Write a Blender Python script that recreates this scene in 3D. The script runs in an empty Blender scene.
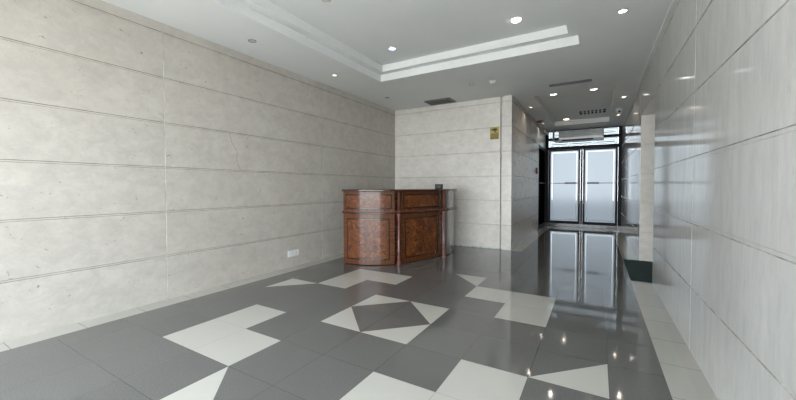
import bpy, bmesh, math, random
from mathutils import Vector, Matrix
random.seed(7)
SC = bpy.context.scene
COL = SC.collection
PI = math.pi

# ------------------------------------------------------------------ dimensions (metres)
XL, XR = -3.11, 3.12           # side walls of the lobby
YB = 5.36                      # far wall of the lobby
XH = 0.40                      # left wall of the corridor
YD = 12.0                      # plane of the entrance doors at the far end
YF = -4.9                      # glazed front behind the camera
H = 4.0                        # ceiling
T = 0.6                        # floor tile
PH = 0.643                     # stone course height
OY0, OY1, OZ = 3.40, 5.50, 3.215   # opening in the right wall

# ------------------------------------------------------------------ helpers
def obj(name, bm, mats, parent=None, smooth=False, recalc=True):
    me = bpy.data.meshes.new(name)
    if recalc:
        bmesh.ops.recalc_face_normals(bm, faces=bm.faces)
    bm.to_mesh(me); bm.free()
    if not isinstance(mats, (list, tuple)):
        mats = [mats]
    for m in mats:
        me.materials.append(m)
    if smooth:
        for p in me.polygons:
            p.use_smooth = True
        try:
            me.set_sharp_from_angle(angle=math.radians(38))
        except Exception:
            pass
    o = bpy.data.objects.new(name, me)
    COL.objects.link(o)
    if parent:
        o.parent = parent
    return o

def thing(name, label, cat, loc=(0, 0, 0), rotz=0, group=None):
    o = bpy.data.objects.new(name, None)
    o.empty_display_size = 0.1
    COL.objects.link(o)
    o.location = loc
    o.rotation_euler = (0, 0, rotz)
    return tag(o, label, cat, group)

def tag(o, label, cat, group=None):
    o['label'] = label
    o['category'] = cat
    if group:
        o['group'] = group
    return o

def struct(o, label, cat=None):
    o['kind'] = 'structure'
    o['label'] = label
    o['category'] = cat or 'wall'
    return o

def box(bm, x0, x1, y0, y1, z0, z1, bev=0, mi=0):
    vs = [bm.verts.new((x, y, z)) for x in (x0, x1) for y in (y0, y1) for z in (z0, z1)]
    fs = []
    for idx in ((0, 1, 3, 2), (4, 6, 7, 5), (0, 4, 5, 1), (2, 3, 7, 6), (0, 2, 6, 4), (1, 5, 7, 3)):
        f = bm.faces.new([vs[i] for i in idx]); f.material_index = mi; fs.append(f)
    if bev:
        es = list({e for f in fs for e in f.edges})
        bmesh.ops.bevel(bm, geom=es, offset=bev, segments=2, profile=0.5, affect='EDGES', clamp_overlap=True)

def boxo(name, x0, x1, y0, y1, z0, z1, mat, parent=None, bev=0):
    bm = bmesh.new(); box(bm, x0, x1, y0, y1, z0, z1, bev)
    return obj(name, bm, mat, parent)

def lathe(bm, prof, c=(0, 0, 0), n=32, axis='Z', mi=0):
    rings = []
    for r, z in prof:
        ring = []
        if r < 1e-6:
            p = (0, 0, z); ring = [p]
        else:
            ring = [(r * math.cos(2 * PI * k / n), r * math.sin(2 * PI * k / n), z) for k in range(n)]
        vr = []
        for p in ring:
            if axis == 'X':
                p = (p[2], p[0], p[1])
            elif axis == 'Y':
                p = (p[0], p[2], p[1])
            vr.append(bm.verts.new((p[0] + c[0], p[1] + c[1], p[2] + c[2])))
        rings.append(vr)
    for a, b in zip(rings[:-1], rings[1:]):
        for k in range(n):
            k2 = (k + 1) % n
            if len(a) == 1 and len(b) == 1:
                continue
            if len(a) == 1:
                f = bm.faces.new((a[0], b[k], b[k2]))
            elif len(b) == 1:
                f = bm.faces.new((a[k], a[k2], b[0]))
            else:
                f = bm.faces.new((a[k], a[k2], b[k2], b[k]))
            f.material_index = mi

def tube(bm, pts, r, n=10):
    pts = [Vector(p) for p in pts]
    rings = []
    for i, p in enumerate(pts):
        d = (pts[min(i + 1, len(pts) - 1)] - pts[max(i - 1, 0)]).normalized()
        u = d.orthogonal().normalized() if i == 0 else (u - d * u.dot(d)).normalized()
        w = d.cross(u)
        rings.append([bm.verts.new(p + (u * math.cos(2 * PI * k / n) + w * math.sin(2 * PI * k / n)) * r) for k in range(n)])
    for a, b in zip(rings[:-1], rings[1:]):
        for k in range(n):
            bm.faces.new((a[k], a[(k + 1) % n], b[(k + 1) % n], b[k]))
    bm.faces.new(rings[0]); bm.faces.new(rings[-1])

def prism(bm, poly, z0, z1, mapf=lambda x, y, z: (x, y, z)):
    a = [bm.verts.new(mapf(x, y, z0)) for x, y in poly]
    b = [bm.verts.new(mapf(x, y, z1)) for x, y in poly]
    bm.faces.new(a); bm.faces.new(b)
    n = len(poly)
    for k in range(n):
        bm.faces.new((a[k], a[(k + 1) % n], b[(k + 1) % n], b[k]))

def catmull(pts, sub=6):
    pts = [Vector((p[0], p[1])) for p in pts]
    P = [pts[0] * 2 - pts[1]] + pts + [pts[-1] * 2 - pts[-2]]
    out = []
    for i in range(1, len(P) - 2):
        for s in range(sub):
            t = s / sub
            a, b, c, d = P[i - 1], P[i], P[i + 1], P[i + 2]
            out.append(0.5 * ((2 * b) + (c - a) * t + (2 * a - 5 * b + 4 * c - d) * t * t + (3 * b - a - 3 * c + d) * t ** 3))
    out.append(pts[-1])
    return out

# ------------------------------------------------------------------ materials
class N:
    def __init__(s, name):
        s.m = bpy.data.materials.new(name); s.m.use_nodes = True
        s.t = s.m.node_tree; s.b = s.t.nodes['Principled BSDF']; s.out = s.t.nodes['Material Output']
    def n(s, typ, **kw):
        nd = s.t.nodes.new(typ)
        for k, v in kw.items():
            if k.startswith('i_'):
                key = k[2:]
                key = int(key) if key.isdigit() else key.replace('_', ' ')
                if hasattr(v, 'is_linked'):
                    s.t.links.new(v, nd.inputs[key])
                else:
                    nd.inputs[key].default_value = v
            else:
                setattr(nd, k, v)
        return nd
    def l(s, a, b):
        s.t.links.new(a, b)
    def ramp(s, fac, stops, interp='LINEAR'):
        r = s.n('ShaderNodeValToRGB'); r.color_ramp.interpolation = interp
        while len(r.color_ramp.elements) < len(stops):
            r.color_ramp.elements.new(0.5)
        for e, (p, c) in zip(r.color_ramp.elements, stops):
            e.position = p
            e.color = (c[0], c[1], c[2], 1) if isinstance(c, (tuple, list)) else (c, c, c, 1)
        s.l(fac, r.inputs[0]); return r.outputs[0]
    def mix(s, fac, a, b, mode='MIX'):
        nd = s.n('ShaderNodeMix', data_type='RGBA', blend_type=mode)
        for k, v in ((0, fac), (6, a), (7, b)):
            if hasattr(v, 'is_linked'): s.l(v, nd.inputs[k])
            else: nd.inputs[k].default_value = v if k == 0 else ((v[0], v[1], v[2], 1))
        return nd.outputs[2]
    def math(s, op, a, b=None, c=None):
        nd = s.n('ShaderNodeMath', operation=op)
        for k, v in enumerate((a, b, c)):
            if v is None: continue
            if hasattr(v, 'is_linked'): s.l(v, nd.inputs[k])
            else: nd.inputs[k].default_value = v
        return nd.outputs[0]
    def noise(s, vec, scale, detail=4, rough=0.55, dist=0, out=0):
        nd = s.n('ShaderNodeTexNoise')
        nd.inputs['Scale'].default_value = scale; nd.inputs['Detail'].default_value = detail
        nd.inputs['Roughness'].default_value = rough; nd.inputs['Distortion'].default_value = dist
        s.l(vec, nd.inputs['Vector']); return nd.outputs[out]
    def coord(s, scale=(1, 1, 1), kind='Object'):
        tc = s.n('ShaderNodeTexCoord'); mp = s.n('ShaderNodeMapping')
        mp.inputs['Scale'].default_value = scale
        s.l(tc.outputs[kind], mp.inputs['Vector']); return mp.outputs[0]
    def bump(s, h, strength=0.2, dist=0.01):
        b = s.n('ShaderNodeBump'); b.inputs['Strength'].default_value = strength
        b.inputs['Distance'].default_value = dist
        s.l(h, b.inputs['Height']); s.l(b.outputs[0], s.b.inputs['Normal'])

def plain(name, col, rough=0.5, metal=0, emit=0, ecol=None, noise=0.06, spec=None):
    g = N(name)
    v = g.noise(g.coord(), 9, 3)
    c = g.mix(g.ramp(v, [(0.3, 0.0), (0.7, 1.0)]), tuple(x * (1 - noise) for x in col), tuple(min(1, x * (1 + noise)) for x in col))
    g.l(c, g.b.inputs['Base Color'])
    g.b.inputs['Roughness'].default_value = rough
    g.b.inputs['Metallic'].default_value = metal
    if spec is not None:
        g.b.inputs['Specular IOR Level'].default_value = spec
    if emit:
        g.b.inputs['Emission Color'].default_value = (*(ecol or col), 1)
        g.b.inputs['Emission Strength'].default_value = emit
    return g.m

def stone(name, base, vein, dark, rough, sc=(1, 1, 1), bumpy=0.12, specks=0.5, coat=0.0, seed=0.0):
    g = N(name)
    v = g.coord(sc)
    off = g.n('ShaderNodeVectorMath', operation='ADD'); g.l(v, off.inputs[0]); off.inputs[1].default_value = (seed, seed * 1.7, seed * .3)
    v = off.outputs[0]
    big = g.noise(v, 0.9, 5, 0.6, 0.4)
    med = g.noise(v, 5.0, 8, 0.68, 0.3)
    fine = g.noise(v, 38, 5, 0.6)
    c = g.mix(g.ramp(big, [(0.32, 0.0), (0.68, 1.0)]), base, vein)
    c = g.mix(g.ramp(med, [(0.36, 0.55), (0.62, 0.0)]), c, dark)
    c = g.mix(g.ramp(fine, [(0.35, 0.16), (0.6, 0.0)]), c, dark)
    # scattered small dark pits and scuffs
    w = g.noise(v, 7.0, 2, 0.5)
    pit = g.noise(v, 26, 3, 0.7)
    pm = g.math('MULTIPLY', g.ramp(w, [(0.62, 0.0), (0.70, 1.0)]), g.ramp(pit, [(0.56, 0.0), (0.66, 1.0)]))
    c = g.mix(g.math('MULTIPLY', pm, specks), c, tuple(x * 0.42 for x in dark))
    g.l(c, g.b.inputs['Base Color'])
    rr = g.ramp(med, [(0.3, rough * 1.25), (0.7, rough * 0.8)])
    g.l(rr, g.b.inputs['Roughness'])
    if coat:
        g.b.inputs['Coat Weight'].default_value = coat
        g.b.inputs['Coat Roughness'].default_value = 0.06
    if bumpy:
        hb = g.math('ADD', g.math('MULTIPLY', med, 1.0), g.math('MULTIPLY', fine, 0.4))
        g.bump(hb, bumpy, 0.01)
    return g.m

M = {}
M['stone_left'] = stone('honed_limestone', (0.555, 0.525, 0.47), (0.505, 0.47, 0.415), (0.38, 0.355, 0.32), 0.40, (1, 1, 1.25), 0.10, 0.9)
M['stone_back'] = stone('pale_limestone', (0.80, 0.765, 0.71), (0.73, 0.695, 0.635), (0.56, 0.53, 0.48), 0.33, (1, 1, 1.4), 0.12, 0.4, seed=3.1)
M['stone_right'] = stone('polished_marble', (0.60, 0.595, 0.57), (0.55, 0.54, 0.51), (0.45, 0.445, 0.43), 0.085, (2.4, 2.4, 0.55), 0, 0.25, seed=8.2)
M['stone_hall'] = stone('polished_beige_marble', (0.64, 0.60, 0.545), (0.58, 0.54, 0.485), (0.50, 0.46, 0.41), 0.3, (1, 1, 1.3), 0, 0.15, seed=5.5)

def joint(name, col):
    g = N(name)
    v = g.noise(g.coord((1, 1, 1)), 6, 6, 0.7)
    c = g.mix(g.ramp(v, [(0.38, 0.0), (0.64, 1.0)]), tuple(x * 0.45 for x in col), col)
    g.l(c, g.b.inputs['Base Color']); g.b.inputs['Roughness'].default_value = 0.8
    return g.m
M['joint_dark'] = joint('grimy_joint_edge', (0.29, 0.245, 0.19))
M['joint_light'] = joint('pale_joint_edge', (0.80, 0.79, 0.76))
M['joint_tan'] = joint('tan_joint_edge', (0.44, 0.41, 0.36))

def tile(name, cols, rough, jx, jy, speck, spec=0.5, lo=0.0, hi=0.0, ox=0.0, oy=0.0, jcol=(0.05, 0.05, 0.05), jw=0.0018):
    """polished granite tile with thin joint lines every T metres"""
    g = N(name)
    tc = g.n('ShaderNodeTexCoord'); sp = g.n('ShaderNodeSeparateXYZ'); g.l(tc.outputs['Object'], sp.inputs[0])
    v = g.coord()
    f1 = g.noise(v, 220, 2, 0.8); f2 = g.noise(v, 90, 3, 0.7); f3 = g.noise(v, 0.8, 2)
    m = g.math('ADD', g.math('MULTIPLY', f1, 0.6), g.math('MULTIPLY', f2, 0.4))
    c = g.mix(g.ramp(m, [(0.5 - speck, 0.0), (0.5 + speck, 1.0)]), cols[0], cols[1])
    c = g.mix(g.ramp(f3, [(0.35, 0.10), (0.65, 0.0)]), c, tuple(x * 0.6 for x in cols[0]))
    # each tile a touch lighter or darker than the next
    ids = g.n('ShaderNodeCombineXYZ')
    g.l(g.math('FLOOR', g.math('DIVIDE', g.math('SUBTRACT', sp.outputs[0], ox), T)), ids.inputs[0])
    g.l(g.math('FLOOR', g.math('DIVIDE', g.math('SUBTRACT', sp.outputs[1], oy), T)), ids.inputs[1])
    wn = g.n('ShaderNodeTexWhiteNoise', noise_dimensions='3D'); g.l(ids.outputs[0], wn.inputs[0])
    c = g.mix(g.math('MULTIPLY', wn.outputs[0], 0.14), c, tuple(x * 0.6 for x in cols[0]))
    def line(s, o):
        a = g.math('DIVIDE', g.math('SUBTRACT', s, o), T)
        fr = g.math('FRACT', a)
        d = g.math('MINIMUM', fr, g.math('SUBTRACT', 1.0, fr))
        return g.math('LESS_THAN', d, jw / T)
    masks = []
    if jx: masks.append(line(sp.outputs[0], ox))
    if jy: masks.append(line(sp.outputs[1], oy))
    for k in masks:
        c = g.mix(k, c, jcol)
    g.l(c, g.b.inputs['Base Color'])
    wear = g.ramp(g.noise(v, 1.7, 5, 0.65), [(0.35, rough * 0.8), (0.7, rough * 1.35)])
    g.l(wear, g.b.inputs['Roughness'])
    g.b.inputs['Specular IOR Level'].default_value = spec
    return g.m
M['tile_dark'] = tile('dark_granite_tile', ((0.100, 0.097, 0.092), (0.176, 0.171, 0.162)), 0.055, True, True, 0.10, jcol=(0.045, 0.045, 0.045), jw=0.0018)
M['tile_light'] = tile('ivory_tile', ((0.485, 0.465, 0.415), (0.545, 0.525, 0.47)), 0.055, True, True, 0.2, jcol=(0.30, 0.29, 0.27), jw=0.0020)
M['tile_border'] = tile('beige_border_tile', ((0.42, 0.405, 0.36), (0.47, 0.455, 0.405)), 0.06, False, True, 0.2, oy=0.28, jcol=(0.14, 0.135, 0.12), jw=0.0026)

def ceiling_mat():
    g = N('painted_plaster')
    v = g.coord()
    c = g.mix(g.ramp(g.noise(v, 0.7, 4), [(0.35, 0.0), (0.65, 1.0)]), (0.70, 0.715, 0.70), (0.74, 0.75, 0.735))
    g.l(c, g.b.inputs['Base Color']); g.b.inputs['Roughness'].default_value = 0.75
    g.bump(g.noise(v, 60, 3), 0.03, 0.004)
    return g.m
M['ceiling'] = ceiling_mat()
M['cove'] = plain('white_cove_paint', (0.75, 0.76, 0.75), 0.6, noise=0.02)

def burl(name, lo, mid, hi, sc=8):
    g = N(name)
    v = g.coord((1, 1, 1))
    w = g.noise(v, 3.0, 3, 0.6, 0, out=1)
    add = g.n('ShaderNodeVectorMath', operation='MULTIPLY_ADD')
    g.l(w, add.inputs[0]); add.inputs[1].default_value = (0.5, 0.5, 0.5); g.l(v, add.inputs[2])
    a = g.noise(add.outputs[0], sc, 9, 0.68, 1.6)
    b = g.noise(add.outputs[0], sc * 3.4, 4, 0.7, 2.2)
    m = g.math('ADD', g.math('MULTIPLY', a, 0.82), g.math('MULTIPLY', b, 0.18))
    c = g.ramp(m, [(0.40, lo), (0.50, mid), (0.60, hi)])
    eye = g.n('ShaderNodeTexVoronoi'); eye.inputs['Scale'].default_value = 17; g.l(add.outputs[0], eye.inputs['Vector'])
    c = g.mix(g.ramp(eye.outputs[0], [(0.05, 0.75), (0.16, 0.0)]), c, tuple(x * 0.5 for x in lo))
    g.l(c, g.b.inputs['Base Color'])
    g.b.inputs['Roughness'].default_value = 0.45
    g.b.inputs['Specular IOR Level'].default_value = 0.25
    g.b.inputs['Coat Weight'].default_value = 0.55
    g.b.inputs['Coat Roughness'].default_value = 0.09
    return g.m
M['burl'] = burl('burl_veneer', (0.040, 0.010, 0.003), (0.115, 0.034, 0.009), (0.23, 0.078, 0.020))

def crossband(name, ax):
    """straight-grained banding, the stripes running across the band; ax 0 along the front, 1 up the stiles"""
    g = N(name)
    tc = g.n('ShaderNodeTexCoord'); mp = g.n('ShaderNodeMapping')
    mp.inputs['Scale'].default_value = (46, 2.0, 1) if ax == 0 else (2.0, 46, 1)
    g.l(tc.outputs['UV'], mp.inputs['Vector'])
    a = g.noise(mp.outputs[0], 1.0, 5, 0.6, 0.2)
    c = g.ramp(a, [(0.34, (0.03, 0.009, 0.003)), (0.52, (0.11, 0.034, 0.010)), (0.68, (0.21, 0.075, 0.022))])
    g.l(c, g.b.inputs['Base Color'])
    g.b.inputs['Roughness'].default_value = 0.45
    g.b.inputs['Specular IOR Level'].default_value = 0.25
    g.b.inputs['Coat Weight'].default_value = 0.5; g.b.inputs['Coat Roughness'].default_value = 0.08
    return g.m
M['band_h'] = crossband('crossbanded_rail', 0)
M['band_v'] = crossband('crossbanded_stile', 1)
def darkwood(name, lo, hi):
    g = N(name)
    a = g.noise(g.coord((6, 6, 30)), 1.5, 6, 0.6, 0.5)
    g.l(g.ramp(a, [(0.35, lo), (0.65, hi)]), g.b.inputs['Base Color'])
    g.b.inputs['Roughness'].default_value = 0.25
    g.b.inputs['Coat Weight'].default_value = 0.3; g.b.inputs['Coat Roughness'].default_value = 0.08
    return g.m
M['lacquer'] = plain('glossy_grey_lacquer', (0.30, 0.285, 0.29), 0.12, 0.55, noise=0.1)
M['mahogany'] = darkwood('mahogany', (0.03, 0.008, 0.004), (0.085, 0.024, 0.010))
M['ebonised'] = darkwood('ebonised_line', (0.022, 0.008, 0.004), (0.05, 0.018, 0.008))
M['dull_mahogany'] = plain('dull_mahogany', (0.07, 0.022, 0.010), 0.5, noise=0.3, spec=0.2)
M['rosewood'] = darkwood('rosewood_column', (0.12, 0.045, 0.035), (0.22, 0.09, 0.07))

M['black_frame'] = plain('black_aluminium', (0.010, 0.012, 0.016), 0.45, 0.0, spec=0.12)
M['steel'] = plain('brushed_steel', (0.50, 0.51, 0.52), 0.25, 1.0)
M['dark_steel'] = plain('dark_bar', (0.06, 0.065, 0.07), 0.3, 0.6)
M['white_plastic'] = plain('white_plastic', (0.72, 0.73, 0.72), 0.3)
M['grey_plastic'] = plain('grey_plastic', (0.42, 0.44, 0.45), 0.22)
M['ac_shell'] = plain('grey_enamelled_shell', (0.66, 0.69, 0.70), 0.14, 0.0)
M['pipe'] = plain('grey_pipe', (0.34, 0.34, 0.34), 0.35)
M['black'] = plain('matt_black', (0.012, 0.012, 0.013), 0.5)
M['vent'] = plain('grey_vent_metal', (0.15, 0.155, 0.15), 0.45, 0.3)
M['vent_dark'] = plain('vent_void', (0.03, 0.03, 0.03), 0.8)
M['dull_grey'] = plain('dull_grey_plastic', (0.035, 0.037, 0.037), 0.6)
M['soft_black'] = plain('soft_black', (0.010, 0.010, 0.011), 0.9, spec=0.1)
M['red'] = plain('dark_red_enamel', (0.20, 0.02, 0.018), 0.35)
M['beige'] = plain('aged_beige_plastic', (0.40, 0.385, 0.33), 0.4)
M['gold'] = plain('brass_yellow', (0.36, 0.275, 0.05), 0.32, 0.25)
M['gold_dark'] = plain('tarnished_brass', (0.12, 0.095, 0.025), 0.4, 0.25)
M['granite_step'] = plain('dark_granite_threshold', (0.09, 0.09, 0.092), 0.12, noise=0.2)
M['paving'] = plain('outdoor_paving', (0.42, 0.41, 0.39), 0.8, noise=0.2)

M['porch_shade_ground'] = plain('porch_shade_ground', (0.05, 0.05, 0.055), 0.85, noise=0.2)  # porch shade put into the ground colour, darker than the front paving
def mat_rubber():
    g = N('dark_green_carpet_mat')
    v = g.coord()
    c = g.mix(g.ramp(g.noise(v, 160, 3, 0.7), [(0.35, 0.0), (0.65, 1.0)]), (0.002, 0.018, 0.020), (0.005, 0.040, 0.040))
    g.l(c, g.b.inputs['Base Color']); g.b.inputs['Roughness'].default_value = 0.85
    g.bump(g.noise(v, 220, 2), 0.6, 0.004)
    return g.m
M['mat'] = mat_rubber()

def frosted():
    g = N('frosted_glass')
    t = g.t
    tr = g.n('ShaderNodeBsdfTranslucent'); tr.inputs['Color'].default_value = (0.31, 0.322, 0.33, 1)
    rf = g.n('ShaderNodeBsdfRefraction'); rf.inputs['Color'].default_value = (0.30, 0.312, 0.32, 1)
    rf.inputs['Roughness'].default_value = 0.30; rf.inputs['IOR'].default_value = 1.25
    gl = g.n('ShaderNodeBsdfGlossy'); gl.inputs['Roughness'].default_value = 0.25
    m1 = g.n('ShaderNodeMixShader'); m1.inputs[0].default_value = 0.62
    m2 = g.n('ShaderNodeMixShader'); m2.inputs[0].default_value = 0.006
    t.links.new(tr.outputs[0], m1.inputs[1]); t.links.new(rf.outputs[0], m1.inputs[2])
    t.links.new(m1.outputs[0], m2.inputs[1]); t.links.new(gl.outputs[0], m2.inputs[2])
    t.links.new(m2.outputs[0], g.out.inputs[0])
    return g.m
M['frosted'] = frosted()
def clearglass(name, tint, gloss):
    g = N(name)
    t = g.t
    tp = g.n('ShaderNodeBsdfTransparent'); tp.inputs['Color'].default_value = (*tint, 1)
    gl = g.n('ShaderNodeBsdfGlossy'); gl.inputs['Roughness'].default_value = 0.03
    m = g.n('ShaderNodeMixShader'); m.inputs[0].default_value = gloss
    t.links.new(tp.outputs[0], m.inputs[1]); t.links.new(gl.outputs[0], m.inputs[2]); t.links.new(m.outputs[0], g.out.inputs[0])
    return g.m
M['clear'] = clearglass('clear_glass_band', (0.40, 0.42, 0.43), 0.01)
M['transom_glass'] = clearglass('transom_glass', (0.34, 0.355, 0.36), 0.01)
M['smoked'] = clearglass('smoked_side_glass', (0.10, 0.14, 0.18), 0.03)

def lampmat(name, col, s):
    return plain(name, (0.8, 0.8, 0.8), 0.3, emit=s, ecol=col)
M['lamp_white'] = lampmat('lamp_white', (1.0, 0.98, 0.95), 4.5)
M['lamp_corridor'] = lampmat('lamp_corridor', (1.0, 0.98, 0.95), 1.4)
M['lamp_blue'] = lampmat('lamp_blue', (0.50, 0.52, 1.0), 0.55)
M['lamp_warm'] = lampmat('lamp_warm', (1.0, 0.86, 0.66), 1.2)
M['lamp_off'] = plain('unlit_lamp', (0.55, 0.51, 0.48), 0.3)
M['chrome'] = plain('chrome_ring', (0.55, 0.56, 0.57), 0.2, 1.0)

# ------------------------------------------------------------------ floor
def build_floor():
    bm = bmesh.new()
    cache = {}
    def V(x, y):
        k = (round(x, 4), round(y, 4))
        if k not in cache: cache[k] = bm.verts.new((x, y, 0))
        return cache[k]
    def F(pts, mi):
        f = bm.faces.new([V(*p) for p in pts]); f.material_index = mi
    light = set()
    for du, dv in ((-3, -2), (-3, -3), (-2, -3), (1, 2), (2, 2), (2, 1), (-3, 1), (-3, 2), (-2, 2), (2, -2), (1, -3), (2, -3)):
        light.add((du, dv))
    tri = {(-1, -4): ((-1, -3), (-1, -4), (0, -4)), (3, -1): ((3, -1), (4, -1), (4, 0)),
           (0, 3): ((1, 3), (1, 4), (0, 4)), (-4, 0): ((-3, 1), (-4, 1), (-4, 0)),
           (-1, -1): ((-1, -1), (-1, 0), (0, -1)), (0, -1): ((1, -1), (1, 0), (0, -1)),
           (-1, 0): ((-1, 1), (-1, 0), (0, 1)), (0, 0): ((1, 1), (1, 0), (0, 1))}
    # field of the lobby: u -4.7 .. 4.7
    us = [-4.7] + list(range(-4, 5)) + [4.7]
    v0, v1 = -9, 20
    for v in range(v0, v1):
        for a, b in zip(us[:-1], us[1:]):
            iu = math.floor(a + 1e-6) if a > -4.5 else -5
            if v >= 9 and b * T < 0.67 - 1e-6 and a * T < 0.3:      # beyond the far wall of the lobby
                continue
            q = [(a, v), (b, v), (b, v + 1), (a, v + 1)]
            cell = (iu, v)
            if cell in tri and abs(b - a - 1) < 1e-6:
                t = tri[cell]
                F([(x * T, y * T) for x, y in t], 1)
                rest = [p for p in q if p not in t]
                # the remaining triangle: missing corner plus the two ends of the diagonal
                m = rest[0]
                nb = [p for p in t if (p[0] == m[0]) != (p[1] == m[1])]
                F([(m[0] * T, m[1] * T)] + [(x * T, y * T) for x, y in nb], 0)
            else:
                F([(x * T, y * T) for x, y in q], 1 if cell in light else 0)
    # border strips along both side walls
    F([(XL - 0.1, v0 * T), (-4.7 * T, v0 * T), (-4.7 * T, 9 * T), (XL - 0.1, 9 * T)], 2)
    F([(4.7 * T, v0 * T), (XR + 1.7, v0 * T), (XR + 1.7, v1 * T), (4.7 * T, v1 * T)], 2)
    # corridor border on the left, laid a hair above the field slabs
    z = 0.0012
    vs = [bm.verts.new(p) for p in ((XH - 0.05, 5.30, z), (0.67, 5.30, z), (0.67, 12.1, z), (XH - 0.05, 12.1, z))]
    f = bm.faces.new(vs); f.material_index = 2
    # corridor field left of the first whole tile
    vs = [bm.verts.new(p) for p in ((-0.6, 5.4, -0.0005), (0.605, 5.4, -0.0005), (0.605, 12.1, -0.0005), (-0.6, 12.1, -0.0005))]
    bm.faces.new(vs)
    o = obj('floor', bm, [M['tile_dark'], M['tile_light'], M['tile_border']], recalc=False)
    for p in o.data.polygons:
        if p.normal.z < 0: p.flip()
    return struct(o, 'polished dark granite tile floor with ivory geometric inlay and beige border', 'floor')
build_floor()

# ------------------------------------------------------------------ stone clad walls
def clad(name, mat, u0, u1, z1, mapf, joints, label, thick=0.2, z0=0.0, holes=(), light_v=True, gap=0.009, dep=0.007, ch=0.005, vgap=0.005, jm='joint_dark'):
    """courses of stone panels with recessed joints; mapf(u, d, z): d = depth into the wall"""
    bm = bmesh.new()
    us = [u0] + [j for j in joints if u0 < j < u1] + [u1]
    for h in holes:
        for k in h[:2]:
            if u0 < k < u1 and not any(abs(k - q) < 1e-4 for q in us): us.append(k)
    us = sorted(us)
    zs = [z0]
    k = 1
    while PH * k < z1 - 0.02:
        if PH * k > z0 + 0.02: zs.append(PH * k)
        k += 1
    zs.append(z1)
    def quad(pts, mi):
        f = bm.faces.new([bm.verts.new(mapf(*p)) for p in pts]); f.material_index = mi
    jset = [j for j in joints]
    for a, b in zip(us[:-1], us[1:]):
        for c, d in zip(zs[:-1], zs[1:]):
            cu, cz = (a + b) / 2, (c + d) / 2
            if any(h[0] - 1e-4 < cu < h[1] + 1e-4 and h[2] < cz < h[3] for h in holes):
                continue
            ga = vgap if any(abs(a - j) < 1e-3 for j in jset) else 0
            gb = vgap if any(abs(b - j) < 1e-3 for j in jset) else 0
            gc = gap if c > z0 + 1e-3 else 0
            gd = gap if d < z1 - 1e-3 else 0
            A, B, C_, D_ = a + ga, b - gb, c + gc, d - gd
            ca, cb = ((0.003 if g else 0) for g in (ga, gb))
            cc, cd = ((ch if g else 0) for g in (gc, gd))
            quad([(A + ca, 0, C_ + cc), (B - cb, 0, C_ + cc), (B - cb, 0, D_ - cd), (A + ca, 0, D_ - cd)], 0)
            if gc: quad([(A, dep, C_), (B, dep, C_), (B - cb, 0, C_ + cc), (A + ca, 0, C_ + cc)], 1)
            if gd: quad([(A + ca, 0, D_ - cd), (B - cb, 0, D_ - cd), (B, dep, D_), (A, dep, D_)], 1)
            if ga: quad([(A, dep, C_), (A + ca, 0, C_ + cc), (A + ca, 0, D_ - cd), (A, dep, D_)], 2)
            if gb: quad([(B - cb, 0, C_ + cc), (B, dep, C_), (B, dep, D_), (B - cb, 0, D_ - cd)], 2)
            # backing and body of this block
            quad([(a, dep, c), (b, dep, c), (b, dep, d), (a, dep, d)], 0)
            quad([(a, thick, c), (a, thick, d), (b, thick, d), (b, thick, c)], 0)
            for e, (p, q) in (('l', ((a, c), (a, d))), ('r', ((b, c), (b, d))), ('b', ((a, c), (b, c))), ('t', ((a, d), (b, d)))):
                quad([(p[0], 0 if (e == 'l' and not ga) or (e == 'r' and not gb) or (e == 'b' and not gc) or (e == 't' and not gd) else dep, p[1]),
                      (q[0], 0 if (e == 'l' and not ga) or (e == 'r' and not gb) or (e == 'b' and not gc) or (e == 't' and not gd) else dep, q[1]),
                      (q[0], thick, q[1]), (p[0], thick, p[1])], 0)
    # orient faces towards the room where they are room-facing
    o = obj(name, bm, [M[mat], M[jm], M['joint_light'] if light_v else M[jm]], recalc=False)
    return struct(o, label, 'wall')

clad('wall_left', 'stone_left', YF, YB + 0.2, H, lambda u, d, z: (XL - d, u, z), [-4.37, -1.13, 2.11], 'long left wall of large honed grey stone panels')
bm = bmesh.new()
crack = [(-0.121, 2.551), (-0.077, 2.403), (0.024, 2.258), (0.012, 2.083), (0.077, 1.947)]
fine = []
for (a, b), (c, d) in zip(crack[:-1], crack[1:]):
    for k in range(4):
        fine.append((a + (c - a) * k / 4 + random.uniform(-0.008, 0.008), b + (d - b) * k / 4))
fine.append(crack[-1])
for (a, b), (c, d) in zip(fine[:-1], fine[1:]):
    h = random.uniform(0.0022, 0.0042)
    prism(bm, [(a - h, b), (a + h, b), (c + h, d), (c - h, d)], 0.0002, 0.0009, lambda x, y, z: (XL + z, x, y))
o = obj('hairline_crack', bm, M['joint_dark'], bpy.data.objects['wall_left']); o['label'] = 'thin dark hairline crack running down one stone panel'
clad('wall_back', 'stone_back', XL, 0.105, H, lambda u, d, z: (u, YB + d, z), [], 'pale stone wall behind the reception desk', gap=0.006, dep=0.006, ch=0.005, jm='joint_tan')
clad('wall_pilaster', 'stone_back', 0.165, XH - 0.003, H, lambda u, d, z: (u, YB - 0.03 + d, z), [], 'narrow pale stone pilaster at the corridor corner', thick=0.23, gap=0.006, dep=0.006, ch=0.005, jm='joint_tan')
boxo('wall_groove', 0.104, 0.166, YB + 0.10, YB + 0.2, 0, H, M['stone_back'])
struct(bpy.data.objects['wall_groove'], 'narrow recessed groove between the pale wall and its pilaster', 'wall')
clad('wall_corridor_left', 'stone_hall', YB - 0.028, 10.0, H, lambda u, d, z: (XH - d, u, z), [], 'polished stone left wall of the corridor', thick=0.16)
clad('wall_corridor_header', 'stone_hall', 10.0, YD + 0.1, H, lambda u, d, z: (XH - d, u, z), [], 'stone over the dark side panel at the corridor end', thick=0.16, z0=3.25)
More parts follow.
